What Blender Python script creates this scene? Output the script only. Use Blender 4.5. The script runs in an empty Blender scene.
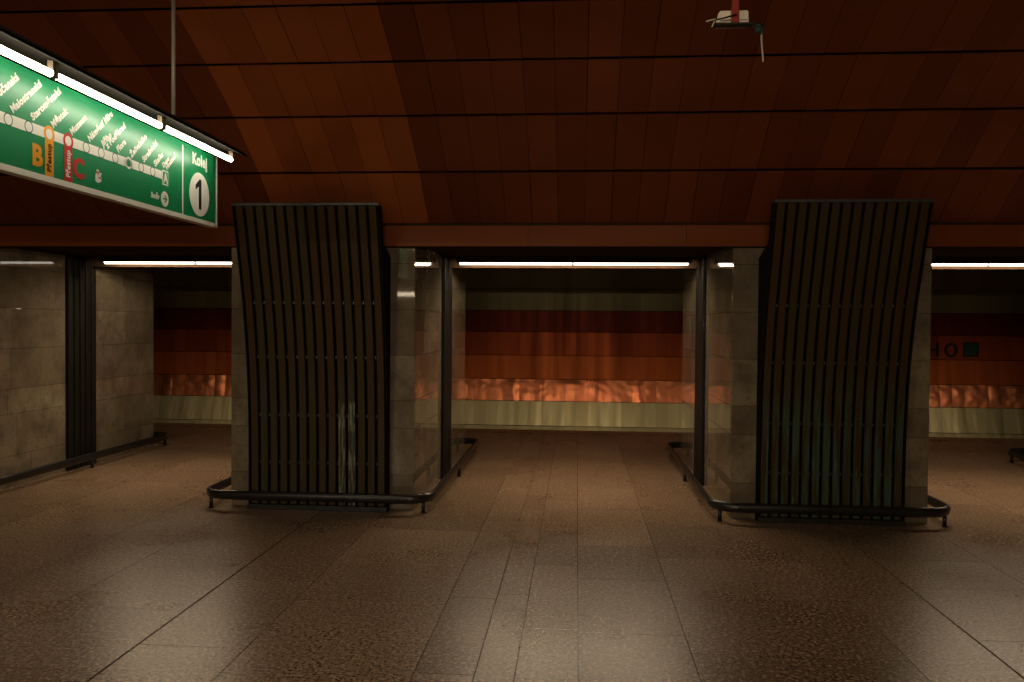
import bpy, bmesh, math, random
from mathutils import Vector, Matrix
random.seed(11)
S = bpy.context.scene
COL = S.collection
R = math.radians

# ------------------------------------------------------------------ helpers
def tag(o, label, cat=None, group=None, kind=None):
    o['label'] = label
    if cat: o['category'] = cat
    if group: o['group'] = group
    if kind: o['kind'] = kind
    return o

def empty(name, loc=(0, 0, 0), rz=0.0):
    o = bpy.data.objects.new(name, None)
    o.empty_display_size = 0.1
    COL.objects.link(o)
    o.location = loc
    o.rotation_euler = (0, 0, rz)
    return o

class MB:
    """collects boxes, tubes, prisms; build() links them as ONE mesh object"""
    def __init__(s): s.bm = bmesh.new()
    def faces(s, vs, fs, smooth=False, mi=0):
        v = [s.bm.verts.new(p) for p in vs]
        for f in fs:
            try:
                q = s.bm.faces.new([v[i] for i in f]); q.smooth = smooth; q.material_index = mi
            except ValueError:
                pass
        return v
    def box(s, x0, x1, y0, y1, z0, z1, bev=0.0, mi=0):
        vs = [(x0,y0,z0),(x1,y0,z0),(x1,y1,z0),(x0,y1,z0),(x0,y0,z1),(x1,y0,z1),(x1,y1,z1),(x0,y1,z1)]
        fs = [(0,3,2,1),(4,5,6,7),(0,1,5,4),(1,2,6,5),(2,3,7,6),(3,0,4,7)]
        v = s.faces(vs, fs, mi=mi)
        if bev > 0:
            es = list({e for q in v for e in q.link_edges})
            bmesh.ops.bevel(s.bm, geom=es, offset=bev, segments=2, affect='EDGES', profile=0.5)
        return v
    def tube(s, path, r, seg=12, closed=False, rz=None):
        """sweep of an ellipse (r wide, rz tall) along a path of points"""
        P = [Vector(p) for p in path]; n = len(P); rz = rz or r
        rings = []
        for i, p in enumerate(P):
            a = P[(i-1) % n] if (closed or i > 0) else P[i]
            b = P[(i+1) % n] if (closed or i < n-1) else P[i]
            t = (b - a).normalized()
            up = Vector((0,0,1)) if abs(t.z) < 0.9 else Vector((0,1,0))
            sd = t.cross(up).normalized(); u2 = sd.cross(t).normalized()
            rings.append([s.bm.verts.new(p + sd*(math.cos(2*math.pi*k/seg)*r) + u2*(math.sin(2*math.pi*k/seg)*rz)) for k in range(seg)])
        m = n if closed else n-1
        for i in range(m):
            A, B = rings[i], rings[(i+1) % n]
            for k in range(seg):
                q = s.bm.faces.new((A[k], A[(k+1)%seg], B[(k+1)%seg], B[k])); q.smooth = True
        if not closed:
            s.bm.faces.new(rings[0][::-1]); s.bm.faces.new(rings[-1])
    def sweep(s, sec, path):
        """closed section (list of (a,b)) placed with frames given as functions path: list of (origin, A axis, B axis)"""
        rings = [[s.bm.verts.new(o + A*a + B*b) for a, b in sec] for o, A, B in path]
        n = len(sec)
        for i in range(len(rings)-1):
            for k in range(n):
                s.bm.faces.new((rings[i][k], rings[i][(k+1)%n], rings[i+1][(k+1)%n], rings[i+1][k]))
        s.bm.faces.new(rings[0][::-1]); s.bm.faces.new(rings[-1])
    def build(s, name, mat, parent=None, loc=None):
        bmesh.ops.recalc_face_normals(s.bm, faces=s.bm.faces[:])
        me = bpy.data.meshes.new(name); s.bm.to_mesh(me); s.bm.free()
        for m in (mat if isinstance(mat, (list, tuple)) else [mat]): me.materials.append(m)
        o = bpy.data.objects.new(name, me); COL.objects.link(o)
        if loc: o.location = loc
        if parent: o.parent = parent
        return o

def copy_tree(o, parent=None):
    c = o.copy(); COL.objects.link(c)
    if parent is not None: c.parent = parent
    for ch in list(o.children): copy_tree(ch, c)
    return c

# ------------------------------------------------------------------ materials
def new_mat(name):
    m = bpy.data.materials.new(name); m.use_nodes = True
    nt = m.node_tree; b = nt.nodes['Principled BSDF']
    return m, nt, b
def N(nt, t, **kw):
    n = nt.nodes.new(t)
    for k, v in kw.items(): setattr(n, k, v)
    return n
def mixc(nt, fac, a, b, blend='MIX'):
    n = N(nt, 'ShaderNodeMix', data_type='RGBA', blend_type=blend)
    for sock, val in ((n.inputs[0], fac), (n.inputs[6], a), (n.inputs[7], b)):
        if isinstance(val, (int, float)): sock.default_value = val
        elif isinstance(val, tuple): sock.default_value = (*val, 1) if len(val) == 3 else val
        else: nt.links.new(val, sock)
    return n.outputs[2]
def maprange(nt, v, a, b, c, d, smooth=False):
    n = N(nt, 'ShaderNodeMapRange')
    if smooth: n.interpolation_type = 'SMOOTHSTEP'
    nt.links.new(v, n.inputs[0])
    for i, x in enumerate((a, b, c, d)): n.inputs[i+1].default_value = x
    return n.outputs[0]
def noise(nt, scale, detail=3, vec=None, rough=0.5):
    n = N(nt, 'ShaderNodeTexNoise'); n.inputs['Scale'].default_value = scale
    n.inputs['Detail'].default_value = detail; n.inputs['Roughness'].default_value = rough
    if vec: nt.links.new(vec, n.inputs['Vector'])
    return n.outputs['Fac']
def objco(nt, scale=(1,1,1)):
    tc = N(nt, 'ShaderNodeTexCoord'); mp = N(nt, 'ShaderNodeMapping')
    mp.inputs['Scale'].default_value = scale
    nt.links.new(tc.outputs['Object'], mp.inputs['Vector'])
    return mp.outputs['Vector']
def bump(nt, b, h, strength, dist=0.01):
    n = N(nt, 'ShaderNodeBump'); n.inputs['Strength'].default_value = strength; n.inputs['Distance'].default_value = dist
    nt.links.new(h, n.inputs['Height']); nt.links.new(n.outputs[0], b.inputs['Normal'])

def plain(name, c, rough=0.5, metal=0.0, var=0.12, spec=0.5):
    m, nt, b = new_mat(name)
    f = noise(nt, 6, 4, objco(nt))
    col = mixc(nt, maprange(nt, f, .3, .7, 0, 1), tuple(x*(1-var) for x in c), tuple(min(1, x*(1+var)) for x in c))
    nt.links.new(col, b.inputs['Base Color'])
    nt.links.new(maprange(nt, f, .3, .7, max(.02, rough*.85), min(1, rough*1.15)), b.inputs['Roughness'])
    b.inputs['Metallic'].default_value = metal
    b.inputs['Specular IOR Level'].default_value = spec
    return m

def panel_mat(name, c1, c2, rough=.4, metal=.4, bumpy=0.0, brush=(1,1,1), spec=.5, wav=None):
    """anodised sheet: every panel (mesh island) has its own tone between c1 and c2"""
    m, nt, b = new_mat(name)
    g = N(nt, 'ShaderNodeNewGeometry')
    rnd = g.outputs['Random Per Island']
    col = mixc(nt, rnd, c1, c2)
    f = noise(nt, 1.0, 4, objco(nt, brush))
    col = mixc(nt, maprange(nt, f, .25, .75, 0, .45), col, tuple(x*.72 for x in c1))
    nt.links.new(col, b.inputs['Base Color'])
    b.inputs['Metallic'].default_value = metal
    b.inputs['Specular IOR Level'].default_value = spec
    nt.links.new(maprange(nt, f, .3, .7, rough*.8, rough*1.2), b.inputs['Roughness'])
    if bumpy:
        h = noise(nt, 1.0, 1, objco(nt, wav or (5, 5, 5)))
        bump(nt, b, h, bumpy, .02)
    return m

def granite():
    m, nt, b = new_mat('polished_brown_granite')
    g = N(nt, 'ShaderNodeNewGeometry'); rnd = g.outputs['Random Per Island']
    v = objco(nt)
    base = mixc(nt, rnd, (.27, .158, .094), (.43, .268, .168))
    sp1 = noise(nt, 58, 2, v, .65)
    base = mixc(nt, maprange(nt, sp1, .47, .58, 0, .92), base, (.035, .022, .013))
    sp2 = noise(nt, 44, 2, objco(nt, (1.03, .97, 1)), .6)
    n2 = maprange(nt, sp2, .54, .63, 0, .85)
    base = mixc(nt, n2, base, (.62, .46, .30))
    big = noise(nt, .55, 3, v)
    base = mixc(nt, maprange(nt, big, .35, .75, 0, .35), base, (.11, .08, .05))
    nt.links.new(base, b.inputs['Base Color'])
    bump(nt, b, sp1, .25, .004)
    rr = noise(nt, 1.3, 3, v)
    nt.links.new(maprange(nt, rr, .3, .7, .25, .34), b.inputs['Roughness'])
    b.inputs['Specular IOR Level'].default_value = .42
    return m

def stone():
    m, nt, b = new_mat('polished_beige_stone')
    g = N(nt, 'ShaderNodeNewGeometry'); rnd = g.outputs['Random Per Island']
    v = objco(nt)
    base = mixc(nt, rnd, (.205, .162, .110), (.32, .262, .178))
    f = noise(nt, 3.2, 6, v, .65)
    base = mixc(nt, maprange(nt, f, .40, .64, 0, .8), base, (.125, .098, .068))
    f2 = noise(nt, 22, 4, v, .6)
    base = mixc(nt, maprange(nt, f2, .52, .7, 0, .5), base, (.12, .098, .07))
    nt.links.new(base, b.inputs['Base Color'])
    b.inputs['Roughness'].default_value = .04
    b.inputs['Specular IOR Level'].default_value = .5
    return m

def bronze(name, patina, streak=False):
    """bronze strip with its own tone per strip; verdigris and lime runs near the foot"""
    m, nt, b = new_mat(name)
    oi = N(nt, 'ShaderNodeObjectInfo')
    base = mixc(nt, oi.outputs['Random'], (.066, .037, .014), (.052, .046, .020))
    tc = N(nt, 'ShaderNodeTexCoord'); sx = N(nt, 'ShaderNodeSeparateXYZ')
    nt.links.new(tc.outputs['Object'], sx.inputs[0])
    f = noise(nt, 1.0, 4, objco(nt, (16, 16, 2.2)), .6)
    base = mixc(nt, maprange(nt, f, .38, .68, 0, .6), base, (.066, .030, .012))
    lo = maprange(nt, sx.outputs['Z'], .5, 1.45, 1, 0, True)
    f2 = noise(nt, 1.0, 5, objco(nt, (26, 26, 1.6)), .6)
    k = N(nt, 'ShaderNodeMath', operation='MULTIPLY')
    nt.links.new(lo, k.inputs[0]); nt.links.new(maprange(nt, f2, .42, .58, 0, patina), k.inputs[1])
    base = mixc(nt, k.outputs[0], base, (.060, .125, .092))
    f3 = noise(nt, 1.0, 5, objco(nt, (60, 60, 5)), .65)
    k2 = N(nt, 'ShaderNodeMath', operation='MULTIPLY')
    hi = .95 if streak else 1.15
    lo2 = maprange(nt, sx.outputs['Z'], hi-.05 if streak else .3, hi, 1, 0, True)
    nt.links.new(lo2, k2.inputs[0])
    nt.links.new(maprange(nt, f3, .46 if streak else .58, .62 if streak else .72, 0, .9 if streak else patina), k2.inputs[1])
    base = mixc(nt, k2.outputs[0], base, (.30, .33, .27) if streak else (.16, .24, .19))
    nt.links.new(base, b.inputs['Base Color'])
    b.inputs['Metallic'].default_value = .2
    b.inputs['Roughness'].default_value = .55
    b.inputs['Specular IOR Level'].default_value = .2
    return m

def emit(name, c, s):
    m, nt, b = new_mat(name)
    b.inputs['Base Color'].default_value = (.8, .8, .8, 1)
    b.inputs['Emission Color'].default_value = (*c, 1)
    b.inputs['Emission Strength'].default_value = s
    return m

TUBE = 62.0
M = dict(
    granite=granite(), stone=stone(),
    grout=plain('dark_joint', (.02, .015, .011), .9),
    vault=panel_mat('red_brown_anodised_panel', (.15, .037, .012), (.24, .062, .020), .46, .2, spec=.15, brush=(.6, 2, 2)),
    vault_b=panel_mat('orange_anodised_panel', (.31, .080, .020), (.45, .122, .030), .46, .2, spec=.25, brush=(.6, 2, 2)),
    fascia=panel_mat('orange_brown_fascia', (.215, .052, .011), (.26, .066, .014), .5, .0, spec=.12, brush=(.6, 2, 2)),
    hood=plain('dark_bronze_hood', (.007, .005, .0035), .8, 0, spec=.02),
    holder=plain('brown_lamp_holder', (.16, .11, .07), .6),
    dark=plain('black_painted_metal', (.012, .011, .010), .45),
    void=plain('matt_dark_lining', (.010, .008, .007), .85, spec=.1),
    soffit=plain('dark_brown_soffit', (.046, .028, .018), .9, spec=0.0),
    rail=plain('black_rubbed_rail', (.017, .016, .016), .32, .0),
    strip=plain('dark_bronze_strip', (.014, .012, .010), .5, .0, spec=.25),
    bar=plain('dull_grey_bar', (.075, .078, .075), .4, .4),
    bronze_l=bronze('bronze_slat', .15), bronze_r=bronze('patinated_bronze_slat', .8), bronze_s=bronze('streaked_bronze_slat', .5, True),
    gold=panel_mat('olive_gold_panel', (.60, .50, .25), (.74, .63, .34), .36, .55, .25, wav=(7, 3, 2.0), brush=(6, 1, .6)),
    copper=panel_mat('copper_pink_panel', (.72, .205, .085), (.84, .28, .115), .31, .7, 1.0, wav=(4.0, 3, 4.6), brush=(3, 1, 2)),
    orange=panel_mat('orange_brown_panel', (.60, .125, .022), (.74, .165, .030), .42, .25, .10, spec=.15, wav=(6, 3, 2), brush=(6, 1, .5)),
    red=panel_mat('red_brown_panel', (.40, .066, .017), (.66, .125, .025), .42, .25, .08, spec=.15, wav=(6, 3, 2), brush=(6, 1, .5)),
    darkred=panel_mat('dark_red_panel', (.24, .034, .013), (.30, .045, .016), .45, .25, spec=.15, brush=(6, 1, .5)),
    olive=panel_mat('dark_olive_panel', (.30, .26, .12), (.36, .31, .15), .45, .25, brush=(6, 1, .5)),
    tube=emit('lit_fluorescent_tube', (1.0, .90, .74), 4.0),
    signtube=emit('lit_sign_tube', (1.0, .92, .74), 19.0),
    halltube=emit('lit_hall_tube', (1.0, .90, .74), 4.0),
    alu=plain('brushed_aluminium', (.42, .38, .33), .35, .7),
    steel=plain('grey_steel_rod', (.55, .52, .46), .4, .1),
    green=plain('green_enamel', (.004, .22, .075), .35, 0, .04),
    white=plain('white_enamel', (.78, .76, .66), .4, 0, .03),
    yellow=plain('amber_enamel', (.80, .33, .012), .4, 0, .03),
    redp=plain('red_enamel', (.50, .018, .012), .4, 0, .03),
    black=plain('black_enamel', (.012, .012, .012), .4),
    dgreen=plain('dark_green_enamel', (.006, .075, .032), .4),
    boxwhite=plain('off_white_plastic', (.82, .78, .64), .5),
    polered=plain('red_painted_pole', (.30, .028, .018), .45),
    cable=plain('pale_cable', (.55, .50, .40), .5),
    cabledark=plain('dark_green_cable', (.012, .035, .026), .5),
    letter=plain('dark_bronze_letter', (.035, .028, .018), .45, .3),
    sqgreen=plain('green_square_enamel', (.010, .085, .045), .35),
)

# ------------------------------------------------------------------ key dimensions (metres)
YF, YB = 6.92, 10.12              # pillar front / back plane
YT = 8.55                         # line of the passage lights
ZL, ZS = 2.25, 2.31               # lintel underside, soffit
YC, ZC, RV = 2.6, -2.37, 6.4      # vault axis and radius
YO = 2*YC - YF + .10              # front plane of the opposite row
YE, YW = 12.46, 15.6              # platform edge, wall behind the track
XA, XB = -15.0, 15.0
PIL = [(-7.04, -5.42), (-3.0019, -1.3825), (1.2881, 2.8785), (5.31, 6.93)]
def mir(y): return 2*YC - y

# ------------------------------------------------------------------ floor
def floor_slabs(name, y0, y1, xs, label, z=0.0):
    rr = random.Random(5)
    mb = MB()
    mb.box(XA, XB, y0, y1, z-.12, z-.006, mi=1)
    fixed = {(-2.153, -1.606): 3.87, (-1.606, -.73): 4.6, (.022, .573): 3.42, (-.267, .022): 4.28, (-2.9, -2.153): 3.55, (.573, 1.612): 4.9}
    for a, b in zip(xs[:-1], xs[1:]):
        y = y0 + rr.uniform(0, .6); cuts = [y0]
        if (a, b) in fixed and y0 < fixed[(a, b)] < y1:
            c = fixed[(a, b)]; cuts = [y0]; q = c
            qs = []
            while q > y0 + .3: qs.append(q); q -= rr.uniform(.75, 1.2)
            q = c + rr.uniform(.75, 1.2)
            while q < y1 - .3: qs.append(q); q += rr.uniform(.75, 1.2)
            cuts += sorted(qs)
        else:
            while y < y1 - .3: cuts.append(y); y += rr.choice((.62, .85, 1.05, 1.2))
        cuts = [c for i, c in enumerate(cuts) if i == 0 or c - cuts[i-1] > .12] + [y1]
        g = .0025
        ga = .006 if a in (-2.153, 2.057) else .0022
        gb = .006 if b in (-2.153, 2.057) else .0022
        for c, d in zip(cuts[:-1], cuts[1:]):
            mb.box(a+ga, b-gb, c+g*.8, d-g*.8, z-.02, z)
    o = mb.build(name, [M['granite'], M['grout']])
    return tag(o, label, 'floor', kind='structure')
xs = [-2.9, -2.153, -1.606, -.73, -.451, -.267, .022, .573, 1.612, 2.057]
ra = random.Random(3); L = []
x = -2.9
while x > XA + .5: x -= ra.choice((.45, .55, .75, .9, 1.0)); L.append(x)
L[-1] = XA; xs = L[::-1] + xs
x = 2.057
while x < XB - 1.0: x += ra.choice((.55, .75, .9, 1.0)); xs.append(x)
xs.append(XB)
floor_slabs('floor', -8.2, YE, xs, 'polished speckled brown granite slab floor of the hall and platform')
mb = MB()
mb.box(XA, XB, YE+.01, YW+.3, -1.25, -1.1)
tag(mb.build('floor_trackbed', M['void']), 'dark sunken track bed beyond the platform edge', 'floor', kind='structure')
mb = MB(); mb.box(XA, XB, YE-.3, YE+.0, -1.1, -.13)
tag(mb.build('wall_platform_edge', M['void']), 'dark vertical face under the platform edge', 'wall', kind='structure')
# raised warning line of short dark bars let into the platform
mb = MB()
x = -9
while x < 9:
    mb.box(x, x+.22, YE-.42, YE-.38, -.001, .0015); x += .37
tag(mb.build('trim_platform_line', M['dark']), 'broken dark line let into the floor along the platform edge', 'floor marking', kind='structure')

# ------------------------------------------------------------------ vault over the hall
def arc(th, r=RV): return (YC + r*math.sin(R(th)), ZC + r*math.cos(R(th)))
JO = [41.3, 36.25, 31.1, 26.5, 22.0]
while JO[-1] > -41.3 + 6: JO.append(JO[-1] - 4.72)
JO.append(-41.3)
PW, PX0 = .2165, .055
mb = MB(); rv = random.Random(21)
n0, n1 = int((XA-PX0)/PW), int((XB-PX0)/PW)
for a, b in zip(JO[:-1], JO[1:]):
    dth = math.degrees(.0155/RV)
    for k in range(n0, n1):
        xa, xb = PX0 + k*PW + .0016, PX0 + (k+1)*PW - .0016
        if rv.random() < .25: xa += .0016
        j = [rv.uniform(-.0022, .0022) for _ in range(4)]
        vs = []
        for dr in (0, .012):
            for (xx, th, jj) in ((xa, b+dth, 0), (xb, b+dth, 1), (xb, a-dth, 2), (xa, a-dth, 3)):
                y, z = arc(th, RV + j[jj] + dr); vs.append((xx, y, z))
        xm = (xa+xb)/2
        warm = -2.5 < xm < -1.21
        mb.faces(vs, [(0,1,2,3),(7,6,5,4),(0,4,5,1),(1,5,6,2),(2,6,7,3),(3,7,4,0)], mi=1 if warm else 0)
# dark carrier shell behind the panels
ths = [41.6 - i*83.2/40 for i in range(41)]
for t0, t1 in zip(ths[:-1], ths[1:]):
    vs = []
    for rr_ in (RV+.04, RV+.12):
        for xx, th in ((XA, t0), (XB, t0), (XB, t1), (XA, t1)):
            y, z = arc(th, rr_); vs.append((xx, y, z))
    mb.faces(vs, [(0,1,2,3),(7,6,5,4),(0,4,5,1),(2,6,7,3)], mi=2)
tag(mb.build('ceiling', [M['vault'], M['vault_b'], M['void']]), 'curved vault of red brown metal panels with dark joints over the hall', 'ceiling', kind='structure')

# ------------------------------------------------------------------ lintels, soffits, back wall
def lintel(name, flip, label):
    f = (lambda y: mir(y)) if flip else (lambda y: y)
    mb = MB()
    def bx(x0, x1, ya, yb, z0, z1, mi=0):
        a, b = sorted((f(ya), f(yb))); mb.box(x0, x1, a, b, z0, z1, mi=mi)
    x = XA + .3; k = 0
    while x < XB:
        bx(x+.0015, min(XB, x+1.299)-.0015, 6.805, 6.82, ZL+.004, 2.425, 0); x += 1.299
    bx(XA, XB, 6.822, 7.02, ZL, 2.60, 1)
    return tag(mb.build(name, [M['fascia'], M['soffit']]), label, 'lintel', kind='structure')
lintel('trim_lintel', False, 'orange brown metal fascia band along the top of the pillar row')
lintel('trim_lintel_opposite', True, 'metal fascia band along the opposite pillar row behind the viewer')
def soffit(name, flip, label):
    f = (lambda y: mir(y)) if flip else (lambda y: y)
    mb = MB()
    def bx(x0, x1, ya, yb, z0, z1):
        a, b = sorted((f(ya), f(yb))); mb.box(x0, x1, a, b, z0, z1)
    bx(XA, XB, 7.02, 8.70, ZS, ZS+.25)
    bx(XA, XB, 8.70, 8.84, 2.205, ZS+.25)
    bx(XA, XB, 8.84, YB+.02, ZS, ZS+.25)
    return tag(mb.build(name, M['soffit']), label, 'ceiling', kind='structure')
soffit('ceiling_passage', False, 'low dark brown ceiling of the passages between the pillars')
soffit('ceiling_passage_opposite', True, 'low dark brown ceiling of the passages behind the viewer')

ROWS = [(-.72, -.300, 'gold'), (-.290, .155, 'gold'), (.165, .566, 'copper'), (.576, 1.017, 'orange'), (1.027, 1.462, 'red'),
        (1.472, 1.870, 'darkred'), (1.880, 2.278, 'olive'), (2.288, 2.73, 'olive'), (2.74, 3.2, 'darkred')]
RW = 5.6
mats = [M[r[2]] for r in ROWS] + [M['void']]
mb = MB(); rw = random.Random(8)
for i, (z0, z1, _) in enumerate(ROWS):
    k = 0; x = XA + .031
    while x < XB:
        w = .2138
        # each sheet is a shallow pillow of its own
        d = rw.uniform(-.006, .010) if i == 2 else rw.uniform(-.0025, .004)
        tl = rw.uniform(-.003, .003)
        nx, nz = 4, 5
        g = .0008
        vs = []; fs = []
        for a in range(nz+1):
            for b in range(nx+1):
                u, v = b/nx, a/nz
                zz = z0+(z1-z0)*v
                yy = YW - .012 - RW*(1-math.cos(math.asin((zz-1.35)/RW))) - d*4*u*(1-u)*0.7 - (.009 if i == 2 else .004)*4*v*(1-v) + tl*(u-.5)
                vs.append((x+g+(w-2*g)*u, yy, zz))
        for a in range(nz):
            for b in range(nx):
                q = a*(nx+1)+b; fs.append((q, q+1, q+nx+2, q+nx+1))
        v = mb.faces(vs, fs, smooth=True, mi=i)
        x += w; k += 1
mb.box(XA, XB, YW, YW+.25, -1.2, 3.4, mi=len(ROWS))
tag(mb.build('wall_track', mats), 'track wall in rows of gold, copper, orange, dark red and olive metal sheets', 'wall', kind='structure')
mb = MB(); mb.box(XA, XB, YB+.02, YW+.25, 3.25, 3.4); mb.box(XA, XB, YB+.02, YB+.12, 2.56, 3.25)
tag(mb.build('ceiling_platform', M['void']), 'dark ceiling over the platform and track', 'ceiling', kind='structure')
for nm, x0, x1 in (('wall_left', XA-.2, XA), ('wall_right', XB, XB+.2)):
    mb = MB(); mb.box(x0, x1, -8.2, YW+.25, -1.25, 4.4)
    tag(mb.build(nm, M['void']), 'dark end of the hall far to the %s' % nm[5:], 'wall', kind='structure')
mb = MB(); mb.box(XA, XB, -8.4, -8.2, -.1, 3.0)
tag(mb.build('wall_rear', M['soffit']), 'dark wall beyond the opposite platform behind the viewer', 'wall', kind='structure')

# ------------------------------------------------------------------ stone pillars with slatted metal strips
COURSES = [0, .297, .70, .94, 1.33, 1.72, 2.116, 2.30]
STRIP = (8.30, 8.82)
def pillar(x0, x1, y0, y1, seed, label, cat='pillar'):
    rr = random.Random(seed)
    root = None
    mb = MB(); t = .03; g = .0016
    mb.box(x0+.007, x1-.007, y0+.007, y1-.007, 0, COURSES[-1]-.002, mi=1)
    strip = STRIP if y0 > 0 else (mir(STRIP[1]), mir(STRIP[0]))
    for i, (a, b) in enumerate(zip(COURSES[:-1], COURSES[1:])):
        for (ya, yb) in ((y0, y0+t), (y1-t, y1)):                       # short faces
            w = x1-x0; n = rr.choice((2, 3)); cs = [x0] + [x0 + w*(q+1)/n + rr.uniform(-.08, .08) for q in range(n-1)] + [x1]
            for c, d in zip(cs[:-1], cs[1:]):
                mb.box(c+g, d-g, ya, yb, a+g, b-g, bev=.0012)
        for (xa, xb) in ((x0, x0+t), (x1-t, x1)):                       # long faces, broken by the metal strip
            for (s0, s1) in ((y0+t, strip[0]), (strip[1], y1-t)):
                q = s0; cs = [s0]
                q += rr.uniform(.25, .75)
                while q < s1 - .2: cs.append(q); q += rr.choice((.5, .62, .8))
                cs.append(s1)
                for c, d in zip(cs[:-1], cs[1:]):
                    mb.box(xa, xb, c+g, d-g, a+g, b-g, bev=.0012)
    p = mb.build('stone_pillar', [M['stone'], M['grout']])
    tag(p, label, cat, kind='structure')
    for sx, xf in ((-1, x0), (1, x1)):
        mb = MB()
        xa, xb = sorted((xf - sx*.028, xf + sx*.006))
        mb.box(xa, xb, strip[0], strip[1], .0, 2.295)
        st = mb.build('slat_strip', M['dark'], p)
        n = 5; pitch = (strip[1]-strip[0])/n
        for k in range(n):
            mb = MB()
            ya = strip[0] + k*pitch + .012; yb = ya + pitch - .024
            xa, xb = sorted((xf + sx*.006, xf + sx*.034))
            mb.box(xa, xb, ya, yb, .0, 2.295, bev=.006)
            mb.build('slat', M['strip'], st)
    return p
pillar(*PIL[0], YF, YB, 1, 'far left beige stone pillar with slatted strip, only its long side in view')
pillar(*PIL[1], YF, YB, 2, 'beige stone pillar behind the slatted screen nearer the green sign')
pillar(*PIL[2], YF, YB, 3, 'beige stone pillar behind the greenish slatted screen, right of middle passage')
tag(pillar(*PIL[3], YF, YB, 4, 'x'), 'stone pillar past the right edge behind its curved black rail', 'pillar', kind='structure')
for i, (a, b) in enumerate(PIL):
    pillar(a, b, mir(YB), mir(YF), 10+i, 'beige stone pillar of the opposite row behind the viewer')['group'] = 'pillars of the opposite row'
# ------------------------------------------------------------------ curved slatted screens
PROF = [(0, 6.83), (.5, 6.828), (.9, 6.812), (1.3, 6.772), (1.75, 6.692), (2.1, 6.602), (2.35, 6.535), (2.56, 6.475)]
LEAN = [1.0]
def prof(z): return 6.83 + (prof0(z) - 6.83)*LEAN[0]
def prof0(z):
    # smooth (Catmull-Rom) through PROF
    P = PROF
    for i in range(len(P)-1):
        if z <= P[i+1][0] or i == len(P)-2:
            z0, y0 = P[i]; z1, y1 = P[i+1]
            m0 = (P[i+1][1]-P[i-1][1])/(P[i+1][0]-P[i-1][0]) if i > 0 else 0
            m1 = (P[i+2][1]-P[i][1])/(P[i+2][0]-P[i][0]) if i+2 < len(P) else (y1-y0)/(z1-z0)
            h = z1-z0; t = (z-z0)/h
            return (2*t**3-3*t*t+1)*y0 + (t**3-2*t*t+t)*h*m0 + (-2*t**3+3*t*t)*y1 + (t**3-t*t)*h*m1
def frames(z0, z1, n, off=0.0):
    out = []
    for i in range(n+1):
        z = z0 + (z1-z0)*i/n; e = .01
        d = (prof(z+e)-prof(z-e))/(2*e) if z > e else 0.0
        nrm = Vector((0, -1, -d)).normalized()           # towards the hall
        out.append((Vector((0, prof(z), z)) - nrm*off, Vector((1, 0, 0)), nrm))
    return out
def section(w, t, b=.003):
    h = w/2
    return [(-h, -t), (h, -t), (h, -b), (h-b, 0), (-h+b, 0), (-h, -b)]
def screen(cx, hw, label, mat, streaks=()):
    root = empty('slatted_screen', (cx, 6.83, 0))
    def place(o): o.matrix_parent_inverse = Matrix.Translation((-cx, -6.83, 0)); return o
    n = 14; pitch = 2*hw/n
    for k in range(n):
        c = cx - hw + pitch*(k+.5)
        mb = MB()
        fr = [(o + Vector((c, 0, 0)), A, B) for o, A, B in frames(.045, 2.545, 26)]
        mb.sweep(section(pitch-.025, .022), fr)
        o = place(mb.build('slat', M['bronze_s'] if k in streaks else mat, root))
        if k in streaks: o['label'] = 'slat with pale lime streaks near its foot'
    # back board following the slats, cheeks, bars
    mb = MB()
    fr = [(o + Vector((cx, 0, 0)), A, B) for o, A, B in frames(.04, 2.55, 26, .050)]
    mb.sweep([(-hw, -.012), (hw, -.012), (hw, 0), (-hw, 0)], fr)
    place(mb.build('back_board', M['void'], root))
    for s in (-1, 1):
        mb = MB(); zs = [.0 + 2.555*i/26 for i in range(27)]
        x0, x1 = sorted((cx + s*hw, cx + s*(hw+.012)))
        vs = []; fs = []
        for z in zs:
            yf = prof(z) - .002
            if z < 2.2: yb = 6.915
            else: yb = min(6.79, yf + .10)
            vs += [(x0, yf, z), (x1, yf, z), (x1, yb, z), (x0, yb, z)]
        for i in range(26):
            for k in range(4):
                a, b = i*4+k, i*4+(k+1) % 4; fs.append((a, b, b+4, a+4))
        fs += [(3,2,1,0), (104,105,106,107)]
        mb.faces(vs, fs)
        place(mb.build('side_panel', M['void'], root))
    mb = MB(); yt = prof(2.55)
    mb.box(cx-hw-.014, cx+hw+.014, yt-.016, yt+.05, 2.545, 2.572, bev=.005)
    place(mb.build('top_bar', M['bar'], root))
    mb = MB(); mb.box(cx-hw-.012, cx+hw+.012, 6.80, 6.90, 0, .042, bev=.004)
    place(mb.build('base_bar', M['dark'], root))
    for z in (.40, .81, 1.31, 1.77):
        y = prof(z) + .024
        mb = MB(); mb.box(cx-hw+.005, cx+hw-.005, y, y+.02, z-.02, z+.02)
        cb = place(mb.build('cross_bar', M['void'], root))
        for k in range(1, n):
            c = cx - hw + pitch*k
            mb = MB(); mb.box(c-.0055, c+.0055, y-.006, y, z-.012, z+.012, bev=.002)
            mb.build('bolt', M['bar'], cb)
    return tag(root, label, 'screen', 'curved slatted screens on the pillars')
LEAN[0] = 1.0
screen(-2.200, .595, 'brown bronze slatted screen curving outward, with one pale streak at its foot', M['bronze_l'], (9, 10))
LEAN[0] = 1.25
screen(2.078, .572, 'dark slatted screen curving outward, its lower half stained green', M['bronze_r'])

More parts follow.
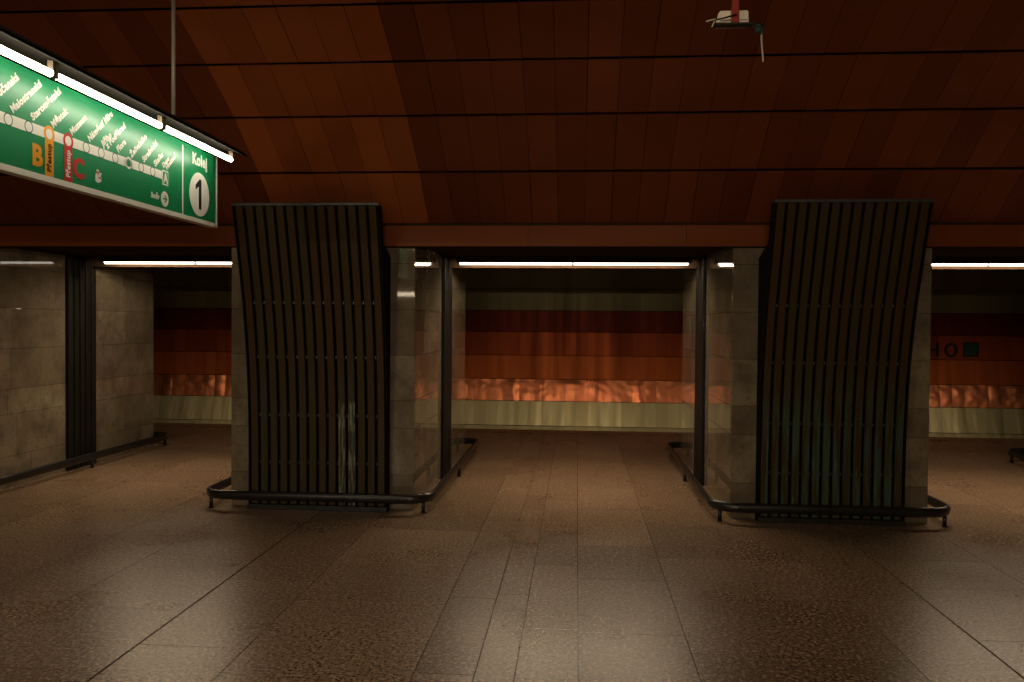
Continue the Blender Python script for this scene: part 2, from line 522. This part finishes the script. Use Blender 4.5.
# ------------------------------------------------------------------ low guard rails round the pillars
def guard_rail(x0, x1, y0, y1, label, r=.20):
    root = empty('guard_rail', ((x0+x1)/2, (y0+y1)/2, 0))
    inv = Matrix.Translation((-(x0+x1)/2, -(y0+y1)/2, 0))
    z = .126; path = []
    for (cx, cy, a0) in ((x1-r, y0+r, -90), (x1-r, y1-r, 0), (x0+r, y1-r, 90), (x0+r, y0+r, 180)):
        for k in range(9):
            a = R(a0 + 90*k/8); path.append((cx + r*math.cos(a), cy + r*math.sin(a), z))
    mb = MB(); mb.tube(path, .026, 14, closed=True, rz=.040)
    o = mb.build('rail', M['rail'], root); o.matrix_parent_inverse = inv
    pts = []
    for px in (x0+.06, x1-.06):
        pts += [(px, y0+.06), (px, y1-.06)]
    for px in (x0, x1): pts += [(px, (y0+y1)/2)]
    for (px, py) in pts:
        mb = MB()
        mb.tube([(px, py, 0.008), (px, py, z-.03)], .016, 10)
        mb.tube([(px, py, 0.0), (px, py, .006)], .024, 14)
        o = mb.build('rail_post', M['rail'], root); o.matrix_parent_inverse = inv
    return tag(root, label, 'rail', 'low black rails round the pillars')
guard_rail(-7.20, -5.26, 6.76, 10.28, 'low black guard rail along the far left pillar')
guard_rail(-3.195, -1.22, 6.76, 10.28, 'low black guard rail round the pillar nearer the green sign')
guard_rail(1.128, 3.03, 6.76, 10.28, 'low black guard rail round the pillar with green stained slats')
guard_rail(5.15, 7.09, 6.76, 10.28, 'end of a low black guard rail cut by the right edge')

# ------------------------------------------------------------------ passage lights
WARM = (1.0, .78, .52)
def lamp(parent, name, x, y, z, length, width, radiance, tilt, col=WARM, spread=180):
    """the light a tube gives off: a strip lamp lying on the tube, tilt from straight down towards +Y"""
    l = bpy.data.lights.new(name, 'AREA'); l.shape = 'RECTANGLE'; l.size = length; l.size_y = width
    l.energy = radiance*math.pi*length*width; l.color = col; l.spread = R(spread)
    o = bpy.data.objects.new(name, l); COL.objects.link(o); o.parent = parent
    o.location = (x, y, z); o.rotation_euler = (R(tilt), 0, 0)
    return o
def passage_light(cx, yt, label, flip=False, half=1.185, rad=TUBE):
    root = empty('ceiling_light', (cx, yt, ZS))
    mb = MB(); mb.box(-half-.03, half+.03, -.06, .06, -.062, 0, bev=.004)
    mb.build('housing', M['soffit'], root)
    for t, k, sp in ((-30, 1.1, 122), (48, 1.0, 180)) if yt > 0 else ((-48, 1.0, 180), (48, 1.0, 180)):   # shielded towards the hall
        lamp(root, 'tube_light', 0, .022*math.sin(R(t)), -.066-.022*math.cos(R(t)), 2*half-.05, .036, rad*k, t, spread=sp)
    for s in (-1, 1):
        a, b = sorted((s*.006, s*half))
        mb = MB(); mb.tube([(a, 0, -.066), (b, 0, -.066)], .021, 8, rz=.019)
        mb.build('tube', M['tube'], root)
        for e in (a, b):
            mb = MB(); mb.box(e-.004, e+.004, -.018, .018, -.082, -.055); mb.build('lamp_holder', M['soffit'], root)
    return tag(root, label, 'ceiling light', 'fluorescent lights in the passages')
OPEN = [((PIL[i][1]+PIL[i+1][0])/2) for i in range(3)]
HALF = [(PIL[i+1][0]-PIL[i][1])/2 for i in range(3)]
passage_light(-4.105, YT, 'pair of lit tubes in passage between far left pillar and the next', half=1.025)
passage_light(OPEN[1], YT, 'pair of lit tubes in the middle passage between the two slatted screens', half=1.185)
passage_light(OPEN[2], YT, 'pair of lit tubes in the rightmost passage, cut by the picture edge', half=1.185)
for cx in (-8.3, 8.4):
    passage_light(cx, YT, 'pair of lit tubes in a passage out of view further along')
for cx in OPEN[:2]:
    passage_light(cx, mir(YT), 'pair of lit tubes in a passage of the opposite row behind the viewer', half=1.1, rad=TUBE*.6)

# twin tube battens fixed under the edge of the opposite lintel, behind the viewer
for cx in (-4.25, -.68, .62):
    root = empty('ceiling_light', (cx, mir(7.07), ZS))
    mb = MB(); mb.box(-.61, .61, -.07, .07, -.085, 0, bev=.006); mb.build('housing', M['alu'], root)
    lamp(root, 'tube_light', 0, .056, -.107, 1.17, .036, 250, 90)
    for dy in (-.032, .032):
        mb = MB(); mb.tube([(-.585, dy, -.105), (.585, dy, -.105)], .019, 8); mb.build('tube', M['halltube'], root)
        for e in (-.592, .592):
            mb = MB(); mb.box(e-.006, e+.006, dy-.02, dy+.02, -.125, -.083); mb.build('lamp_holder', M['alu'], root)
    tag(root, 'twin tube light under the opposite lintel edge behind the viewer', 'ceiling light', 'twin tube lights under the opposite lintel')

# ------------------------------------------------------------------ hanging route sign
XS = -2.48
def text_mesh(txt, size, bold=0.0, cond=1.0, align='LEFT'):
    cu = bpy.data.curves.new('t', 'FONT'); cu.body = txt; cu.size = size; cu.offset = bold
    cu.extrude = .0006; cu.space_character = 1.07; cu.align_x = align; cu.resolution_u = 4
    ob = bpy.data.objects.new('t', cu); COL.objects.link(ob)
    bpy.context.view_layer.update()
    dg = bpy.context.evaluated_depsgraph_get()
    me = bpy.data.meshes.new_from_object(ob.evaluated_get(dg))
    bpy.data.objects.remove(ob); bpy.data.curves.remove(cu)
    me.transform(Matrix.Scale(cond, 4, (1, 0, 0)))
    return me
def add_text(mb, txt, size, y, z, ang=0.0, bold=0.0, cond=1.0, align='LEFT', lift=.0012):
    """letters on the sign face: reading direction +Y, up +Z, facing +X"""
    me = text_mesh(txt, size, bold, cond, align)
    B = Matrix(((0, 0, 1, XS+lift), (1, 0, 0, y), (0, 1, 0, z), (0, 0, 0, 1)))
    me.transform(B @ Matrix.Rotation(R(ang), 4, 'Z'))
    mb.bm.from_mesh(me); bpy.data.meshes.remove(me)
def disc(mb, y, z, r, lift, seg=28, r2=0.0, sy=1.0, t=.0006):
    P = [(XS+lift, y+sy*r*math.cos(2*math.pi*k/seg), z+r*math.sin(2*math.pi*k/seg)) for k in range(seg)]
    if r2 <= 0:
        mb.faces(P, [tuple(range(seg))])
    else:
        Q = [(XS+lift, y+sy*r2*math.cos(2*math.pi*k/seg), z+r2*math.sin(2*math.pi*k/seg)) for k in range(seg)]
        mb.faces(P+Q, [(k, (k+1) % seg, seg+(k+1) % seg, seg+k) for k in range(seg)])
def rect(mb, y0, y1, z0, z1, lift, t=.0006):
    mb.box(XS+lift-t, XS+lift, y0, y1, z0, z1)

Y0, Y1, Z0, Z1 = 1.95, 5.475, 2.255, 2.735
sign = empty('hanging_sign', (XS, (Y0+Y1)/2, Z0))
SI = Matrix.Translation((-XS, -(Y0+Y1)/2, -Z0))
def part(o): o.matrix_parent_inverse = SI; return o
mb = MB(); mb.box(XS-.05, XS, Y0, Y1, Z0, Z1)
panel = part(mb.build('sign_panel', M['green'], sign))
def sub(mb, name, mat, label=None):
    o = mb.build(name, mat, panel)
    if label: o['label'] = label
    return o
mb = MB()
rect(mb, Y0, Y1+.004, Z0-.004, Z0+.024, .003, .055); rect(mb, Y1-.012, Y1+.004, Z0+.024, Z1, .003, .055)
part(mb.build('sign_border', M['white'], sign))
mb = MB(); rect(mb, 4.978, 4.992, Z0+.024, Z1-.02, .0012)
sub(mb, 'divider', M['white'])
ZB = 2.477
cs = [3.12, 3.262, 3.400, 3.534, 3.678, 3.822, 3.969, 4.100, 4.230, 4.362, 4.492, 4.619]
mb = MB(); rect(mb, 3.0, 4.337, ZB-.024, ZB+.024, .0010); rect(mb, 4.390, 4.74, ZB-.024, ZB+.024, .0010)
sub(mb, 'route_line', M['white'])
for i, c in enumerate(cs):
    if i not in (4, 5, 9):
        mb = MB(); disc(mb, c, ZB, .029, .0016, r2=.0235); sub(mb, 'stop_ring', M['dgreen'])
    if i != 9:
        mb = MB(); disc(mb, c, ZB, .0235, .0017); sub(mb, 'stop_disc', M['white'])
# current stop: green centre with arrow tips either side
mb = MB(); disc(mb, cs[9], ZB, .034, .0016, r2=.021)
for s in (-1, 1):
    mb.faces([(XS+.0016, cs[9]+s*.016, ZB+.024), (XS+.0016, cs[9]+s*.050, ZB), (XS+.0016, cs[9]+s*.016, ZB-.024)], [(0, 1, 2)])
sub(mb, 'current_stop_arrow', M['white'])
# transfer strips
for nm, c, m1, ltr, ly, tm in (('amber', 3.678, M['yellow'], 'B', 3.592, M['black']), ('red', 3.822, M['redp'], 'C', 3.907, M['white'])):
    mb = MB(); disc(mb, c, ZB, .040, .0019, r2=.0245); rect(mb, c-.031, c+.031, Z0+.022, ZB-.030, .0018)
    sub(mb, 'transfer_strip', m1)
    mb = MB(); add_text(mb, 'Přestup', .044, c+.013, 2.300, 90, .0012, .92, lift=.0026)
    sub(mb, 'transfer_lettering', tm)
    mb = MB(); add_text(mb, ltr, .132, ly, 2.316, 0, .0055, 1.0, 'CENTER')
    sub(mb, 'line_letter', m1)
names = ['Dejvická', 'Hradčanská', 'Malostranská', 'Staroměstská', 'Můstek', 'Muzeum', 'Náměstí Míru', None, 'Flora', 'Želivského', 'Strašnická', 'Skalka']
def station(*lines):
    mb = MB()
    for t, sz, y, z in lines: add_text(mb, t, sz*1.14, y, z, 42, .0019, 1.0)
    sub(mb, 'station_name', M['white'])
for c, nme in zip(cs, names):
    if nme: station((nme, .041, c+.030, ZB+.034))
    else: station(('Jiřího', .041, c+.018, ZB+.036), ('z Poděbrad', .041, c+.060, ZB+.034))
station(('Depo', .036, 4.745, ZB+.045), ('Hostivař', .036, 4.785, ZB+.040))
mb = MB()
rect(mb, 4.730, 4.802, ZB-.055, ZB+.033, .0012)
sub(mb, 'terminus_box', M['white'])
mb = MB(); rect(mb, 4.737, 4.795, ZB-.047, ZB+.025, .0020); sub(mb, 'terminus_field', M['green'])
mb = MB(); add_text(mb, 'A', .080, 4.766, ZB-.040, 0, .0030, .9, 'CENTER', .0030); sub(mb, 'terminus_letter', M['white'])
mb = MB(); add_text(mb, 'Směr', .046, 4.600, 2.326, 0, .0016, .92); sub(mb, 'direction_lettering', M['white'])
mb = MB(); disc(mb, 4.760, 2.339, .046, .0012); sub(mb, 'arrow_disc', M['white'])
mb = MB()
rect(mb, 4.735, 4.782, 2.335, 2.343, .0022)
for s in (-1, 1):
    mb.faces([(XS+.0022, 4.789, 2.339), (XS+.0022, 4.762, 2.339+s*.025), (XS+.0022, 4.755, 2.339+s*.018), (XS+.0022, 4.775, 2.339)], [(0, 1, 2, 3)])
sub(mb, 'arrow', M['green'])
mb = MB(); add_text(mb, 'Kolej', .102, 5.218, 2.626, 0, .0036, .92, 'CENTER'); sub(mb, 'platform_lettering', M['white'])
mb = MB(); disc(mb, 5.215, 2.437, .142, .0012, 48); sub(mb, 'number_disc', M['white'])
mb = MB()
yq, zq = 5.212, 2.437
prof1 = [(-.008, -.096), (.028, -.096), (.028, .100), (.002, .100), (-.054, .056), (-.054, .026), (-.008, .052)]
mb.faces([(XS+.0024, yq+a, zq+b) for a, b in prof1] + [(XS+.0014, yq+a, zq+b) for a, b in prof1],
         [tuple(range(7))] + [(k, (k+1) % 7, 7+(k+1) % 7, 7+k) for k in range(7)])
sub(mb, 'number_one', M['black'])
# torn paper sticker
mb = MB()
pp = [(-.026, -.026), (-.006, -.034), (.014, -.028), (.028, -.020), (.024, .006), (.030, .022), (.010, .020), (.004, .034), (-.016, .036), (-.014, .014), (-.026, .010)]
mb.faces([(XS+.0016, 4.073+a, 2.350+b) for a, b in pp], [tuple(range(len(pp)))])
sub(mb, 'sticker', M['white'], 'torn white paper sticker')
mb = MB()
for (ya, yb, za, zb) in ((-.006, .002, .008, .026), (.002, .020, -.010, -.002), (-.014, -.004, .016, .024)):
    rect(mb, 4.073+ya, 4.073+yb, 2.350+za, 2.350+zb, .0026, .0006)
sub(mb, 'sticker_print', M['redp'])
# lamp hood over the face, open below
hood = MB()
pr = [(-.060, 2.738), (-.060, 2.790), (.06, 2.790), (.190, 2.768), (.250, 2.728), (.246, 2.720), (.186, 2.742), (.06, 2.758), (.010, 2.758), (.004, 2.738)]
yA, yB = Y0-.03, Y1-.075
hood.faces([(XS+a, yA, b) for a, b in pr] + [(XS+a, yB, b) for a, b in pr],
           [tuple(range(10))[::-1], tuple(range(10, 20))] + [(k, (k+1) % 10, 10+(k+1) % 10, 10+k) for k in range(10)])
hd = part(hood.build('lamp_hood', M['hood'], sign))
for q in range(2):
    mb = MB(); mb.box(XS+.196+q*.022, XS+.201+q*.022, yA+.01, yB-.01, 2.757-q*.014, 2.769-q*.014)
    mb.build('hood_rib', M['bar'], hd)
for (a, b) in ((1.98, 2.60), (2.64, 3.450), (3.493, 4.399), (4.448, 5.334)):
    mb = MB(); zt = 2.690; xt = XS+.16
    mb.tube([(xt, a, zt), (xt, b, zt)], .017, 8)
    part(mb.build('tube', M['signtube'], sign))
    for e in (a-.006, b+.006):
        mb = MB(); mb.box(xt-.013, xt+.013, e-.006, e+.006, 2.675, 2.752); part(mb.build('lamp_holder', M['holder'], sign))
for y in (2.35, 4.83):
    zt = ZC + math.sqrt(RV**2 - (y-YC)**2)
    mb = MB(); mb.tube([(XS+.02, y, 2.788), (XS+.02, y, zt+.01)], .0125, 10); mb.tube([(XS+.02, y, 2.789), (XS+.02, y, 2.806)], .026, 12)
    part(mb.build('hanging_rod', M['steel'], sign))
tag(sign, 'long green hanging route sign with lit tubes, station names and track number 1', 'sign')

# ------------------------------------------------------------------ stripped bracket hanging from the vault
YD = 3.5
dev = empty('hanging_bracket', (.638, YD, 2.85)); DI = Matrix.Translation((-.65, -YD, -2.85))
def dpart(o): o.matrix_parent_inverse = DI; return o
zt = ZC + math.sqrt(RV**2 - (YD-YC)**2)
mb = MB(); mb.box(.637, .666, YD-.045, YD-.016, 2.852, zt+.01, bev=.003); dpart(mb.build('pole', M['polered'], dev))
mb = MB()
mb.faces([(.576, YD-.012, 2.853), (.592, YD-.012, 2.914), (.710, YD-.012, 2.914), (.712, YD-.012, 2.853),
          (.576, YD+.03, 2.853), (.592, YD+.03, 2.914), (.710, YD+.03, 2.914), (.712, YD+.03, 2.853)],
         [(0, 1, 2, 3), (7, 6, 5, 4), (0, 4, 5, 1), (1, 5, 6, 2), (2, 6, 7, 3), (3, 7, 4, 0)])
bmesh.ops.bevel(mb.bm, geom=mb.bm.edges[:], offset=.004, segments=2, affect='EDGES')
bx_ = dpart(mb.build('junction_box', M['boxwhite'], dev))
mb = MB(); mb.box(.594, .708, YD-.0135, YD-.011, 2.872, 2.8745); mb.build('box_seam', M['black'], bx_)
mb = MB(); mb.box(.560, .735, YD-.048, YD-.002, 2.844, 2.852, bev=.003); dpart(mb.build('base_plate', M['black'], dev))
def bez(p0, p1, p2, p3, n=14):
    out = []
    for i in range(n+1):
        t = i/n; a = [(1-t)**3, 3*t*(1-t)**2, 3*t*t*(1-t), t**3]
        out.append(tuple(sum(w*p[k] for w, p in zip(a, (p0, p1, p2, p3))) for k in range(3)))
    return out
mb = MB(); mb.tube(bez((.655, YD-.05, 2.882), (.62, YD-.09, 2.862), (.60, YD-.09, 2.852), (.565, YD-.08, 2.852)), .0036, 8)
dpart(mb.build('black_cable', M['black'], dev))
mb = MB(); mb.tube(bez((.570, YD-.08, 2.853), (.555, YD-.08, 2.853), (.54, YD-.08, 2.850), (.527, YD-.075, 2.846)), .0030, 8)
mb.tube(bez((.562, YD-.07, 2.848), (.556, YD-.07, 2.838), (.554, YD-.07, 2.832), (.552, YD-.07, 2.824)), .0030, 8)
o = dpart(mb.build('cable_end', M['cable'], dev)); o['label'] = 'two bare pale cable ends'
mb = MB(); mb.tube(bez((.722, YD-.02, 2.846), (.75, YD-.03, 2.850), (.765, YD-.04, 2.845), (.760, YD-.04, 2.800)), .0075, 10)
mb.box(.732, .758, YD-.045, YD-.02, 2.812, 2.838, bev=.006)
dpart(mb.build('cable_gland', M['cabledark'], dev))
mb = MB(); mb.tube(bez((.758, YD-.04, 2.806), (.758, YD-.04, 2.77), (.762, YD-.04, 2.74), (.766, YD-.04, 2.690)), .0038, 8)
o = dpart(mb.build('cable_end', M['cable'], dev)); o['label'] = 'pale cable end hanging straight down'
tag(dev, 'white junction box on black plate hanging from red pole with loose cables', 'bracket')

# ------------------------------------------------------------------ raised letters and square on the track wall
YL = YW - .03
mb = MB()
zb, zt_ = 1.075, 1.332
for (a, b, c, d) in ((6.435, 6.475, zb, zt_), (6.580, 6.620, zb, zt_), (6.475, 6.580, (zb+zt_)/2-.02, (zb+zt_)/2+.02)):
    mb.box(a, b, YL-.02, YL+.03, c, d)
tag(mb.build('wall_letter', M['letter']), 'raised dark letter H on the orange wall row, partly behind the pillar', 'letter', 'raised station name letters')
mb = MB(); seg = 32
cx, cz = 6.838, (zb+zt_)/2
ring = []
for (rx, rz_, yy) in ((.112, .132, YL-.02), (.072, .092, YL-.02), (.072, .092, YL+.03), (.112, .132, YL+.03)):
    ring.append([mb.bm.verts.new((cx+rx*math.cos(2*math.pi*k/seg), yy, cz+rz_*math.sin(2*math.pi*k/seg))) for k in range(seg)])
for q in range(4):
    A, B = ring[q], ring[(q+1) % 4]
    for k in range(seg): mb.bm.faces.new((A[k], A[(k+1) % seg], B[(k+1) % seg], B[k]))
tag(mb.build('wall_letter', M['letter']), 'raised dark letter O on the orange wall row', 'letter', 'raised station name letters')
sq = empty('wall_square', (7.19, YL, 1.1))
mb = MB(); mb.box(-.135, .135, -.016, .03, -.02, .25, bev=.006); mb.build('square_rim', M['letter'], sq)
mb = MB(); mb.box(-.100, .100, -.022, -.014, .015, .215, bev=.004); mb.build('square_face', M['sqgreen'], sq)
tag(sq, 'raised green square after the letters on the track wall', 'square')

# ------------------------------------------------------------------ world, camera, view
w = bpy.data.worlds.new('world'); S.world = w; w.use_nodes = True
w.node_tree.nodes['Background'].inputs[0].default_value = (0, 0, 0, 1)
cam = bpy.data.cameras.new('camera'); co = bpy.data.objects.new('camera', cam); COL.objects.link(co)
yaw, pitch, roll = .0788, -.0199, .0082
F = Vector((-math.sin(yaw)*math.cos(pitch), math.cos(yaw)*math.cos(pitch), math.sin(pitch)))
r0 = Vector((math.cos(yaw), math.sin(yaw), 0)); u0 = r0.cross(F)
# picture rotated by +roll clockwise => camera rolled anticlockwise
rt = r0*math.cos(-roll) - u0*math.sin(roll)*-1
rt = (r0*math.cos(roll) + u0*math.sin(roll)).normalized(); up = (u0*math.cos(roll) - r0*math.sin(roll)).normalized()
mw = Matrix((rt, up, -F)).transposed().to_4x4(); mw.translation = (0, 0, 1.6)
co.matrix_world = mw
cam.sensor_fit = 'HORIZONTAL'; cam.sensor_width = 36.0; cam.lens = 818.3/1024*36
cam.clip_start = .05
S.camera = co
S.view_settings.view_transform = 'Standard'; S.view_settings.look = 'None'
S.view_settings.gamma = 1; S.view_settings.use_curve_mapping = False
S.view_settings.exposure = 0.1
S.cycles.max_bounces = 10; S.cycles.diffuse_bounces = 6; S.cycles.glossy_bounces = 6
S.cycles.use_adaptive_sampling = False
S.cycles.caustics_reflective = False; S.cycles.caustics_refractive = False
S.cycles.use_light_tree = True
S.cycles.use_denoising = True
S.cycles.denoising_input_passes = 'RGB_ALBEDO_NORMAL'
S.cycles.denoising_prefilter = 'ACCURATE'
S.cycles.sample_clamp_indirect = 6.0
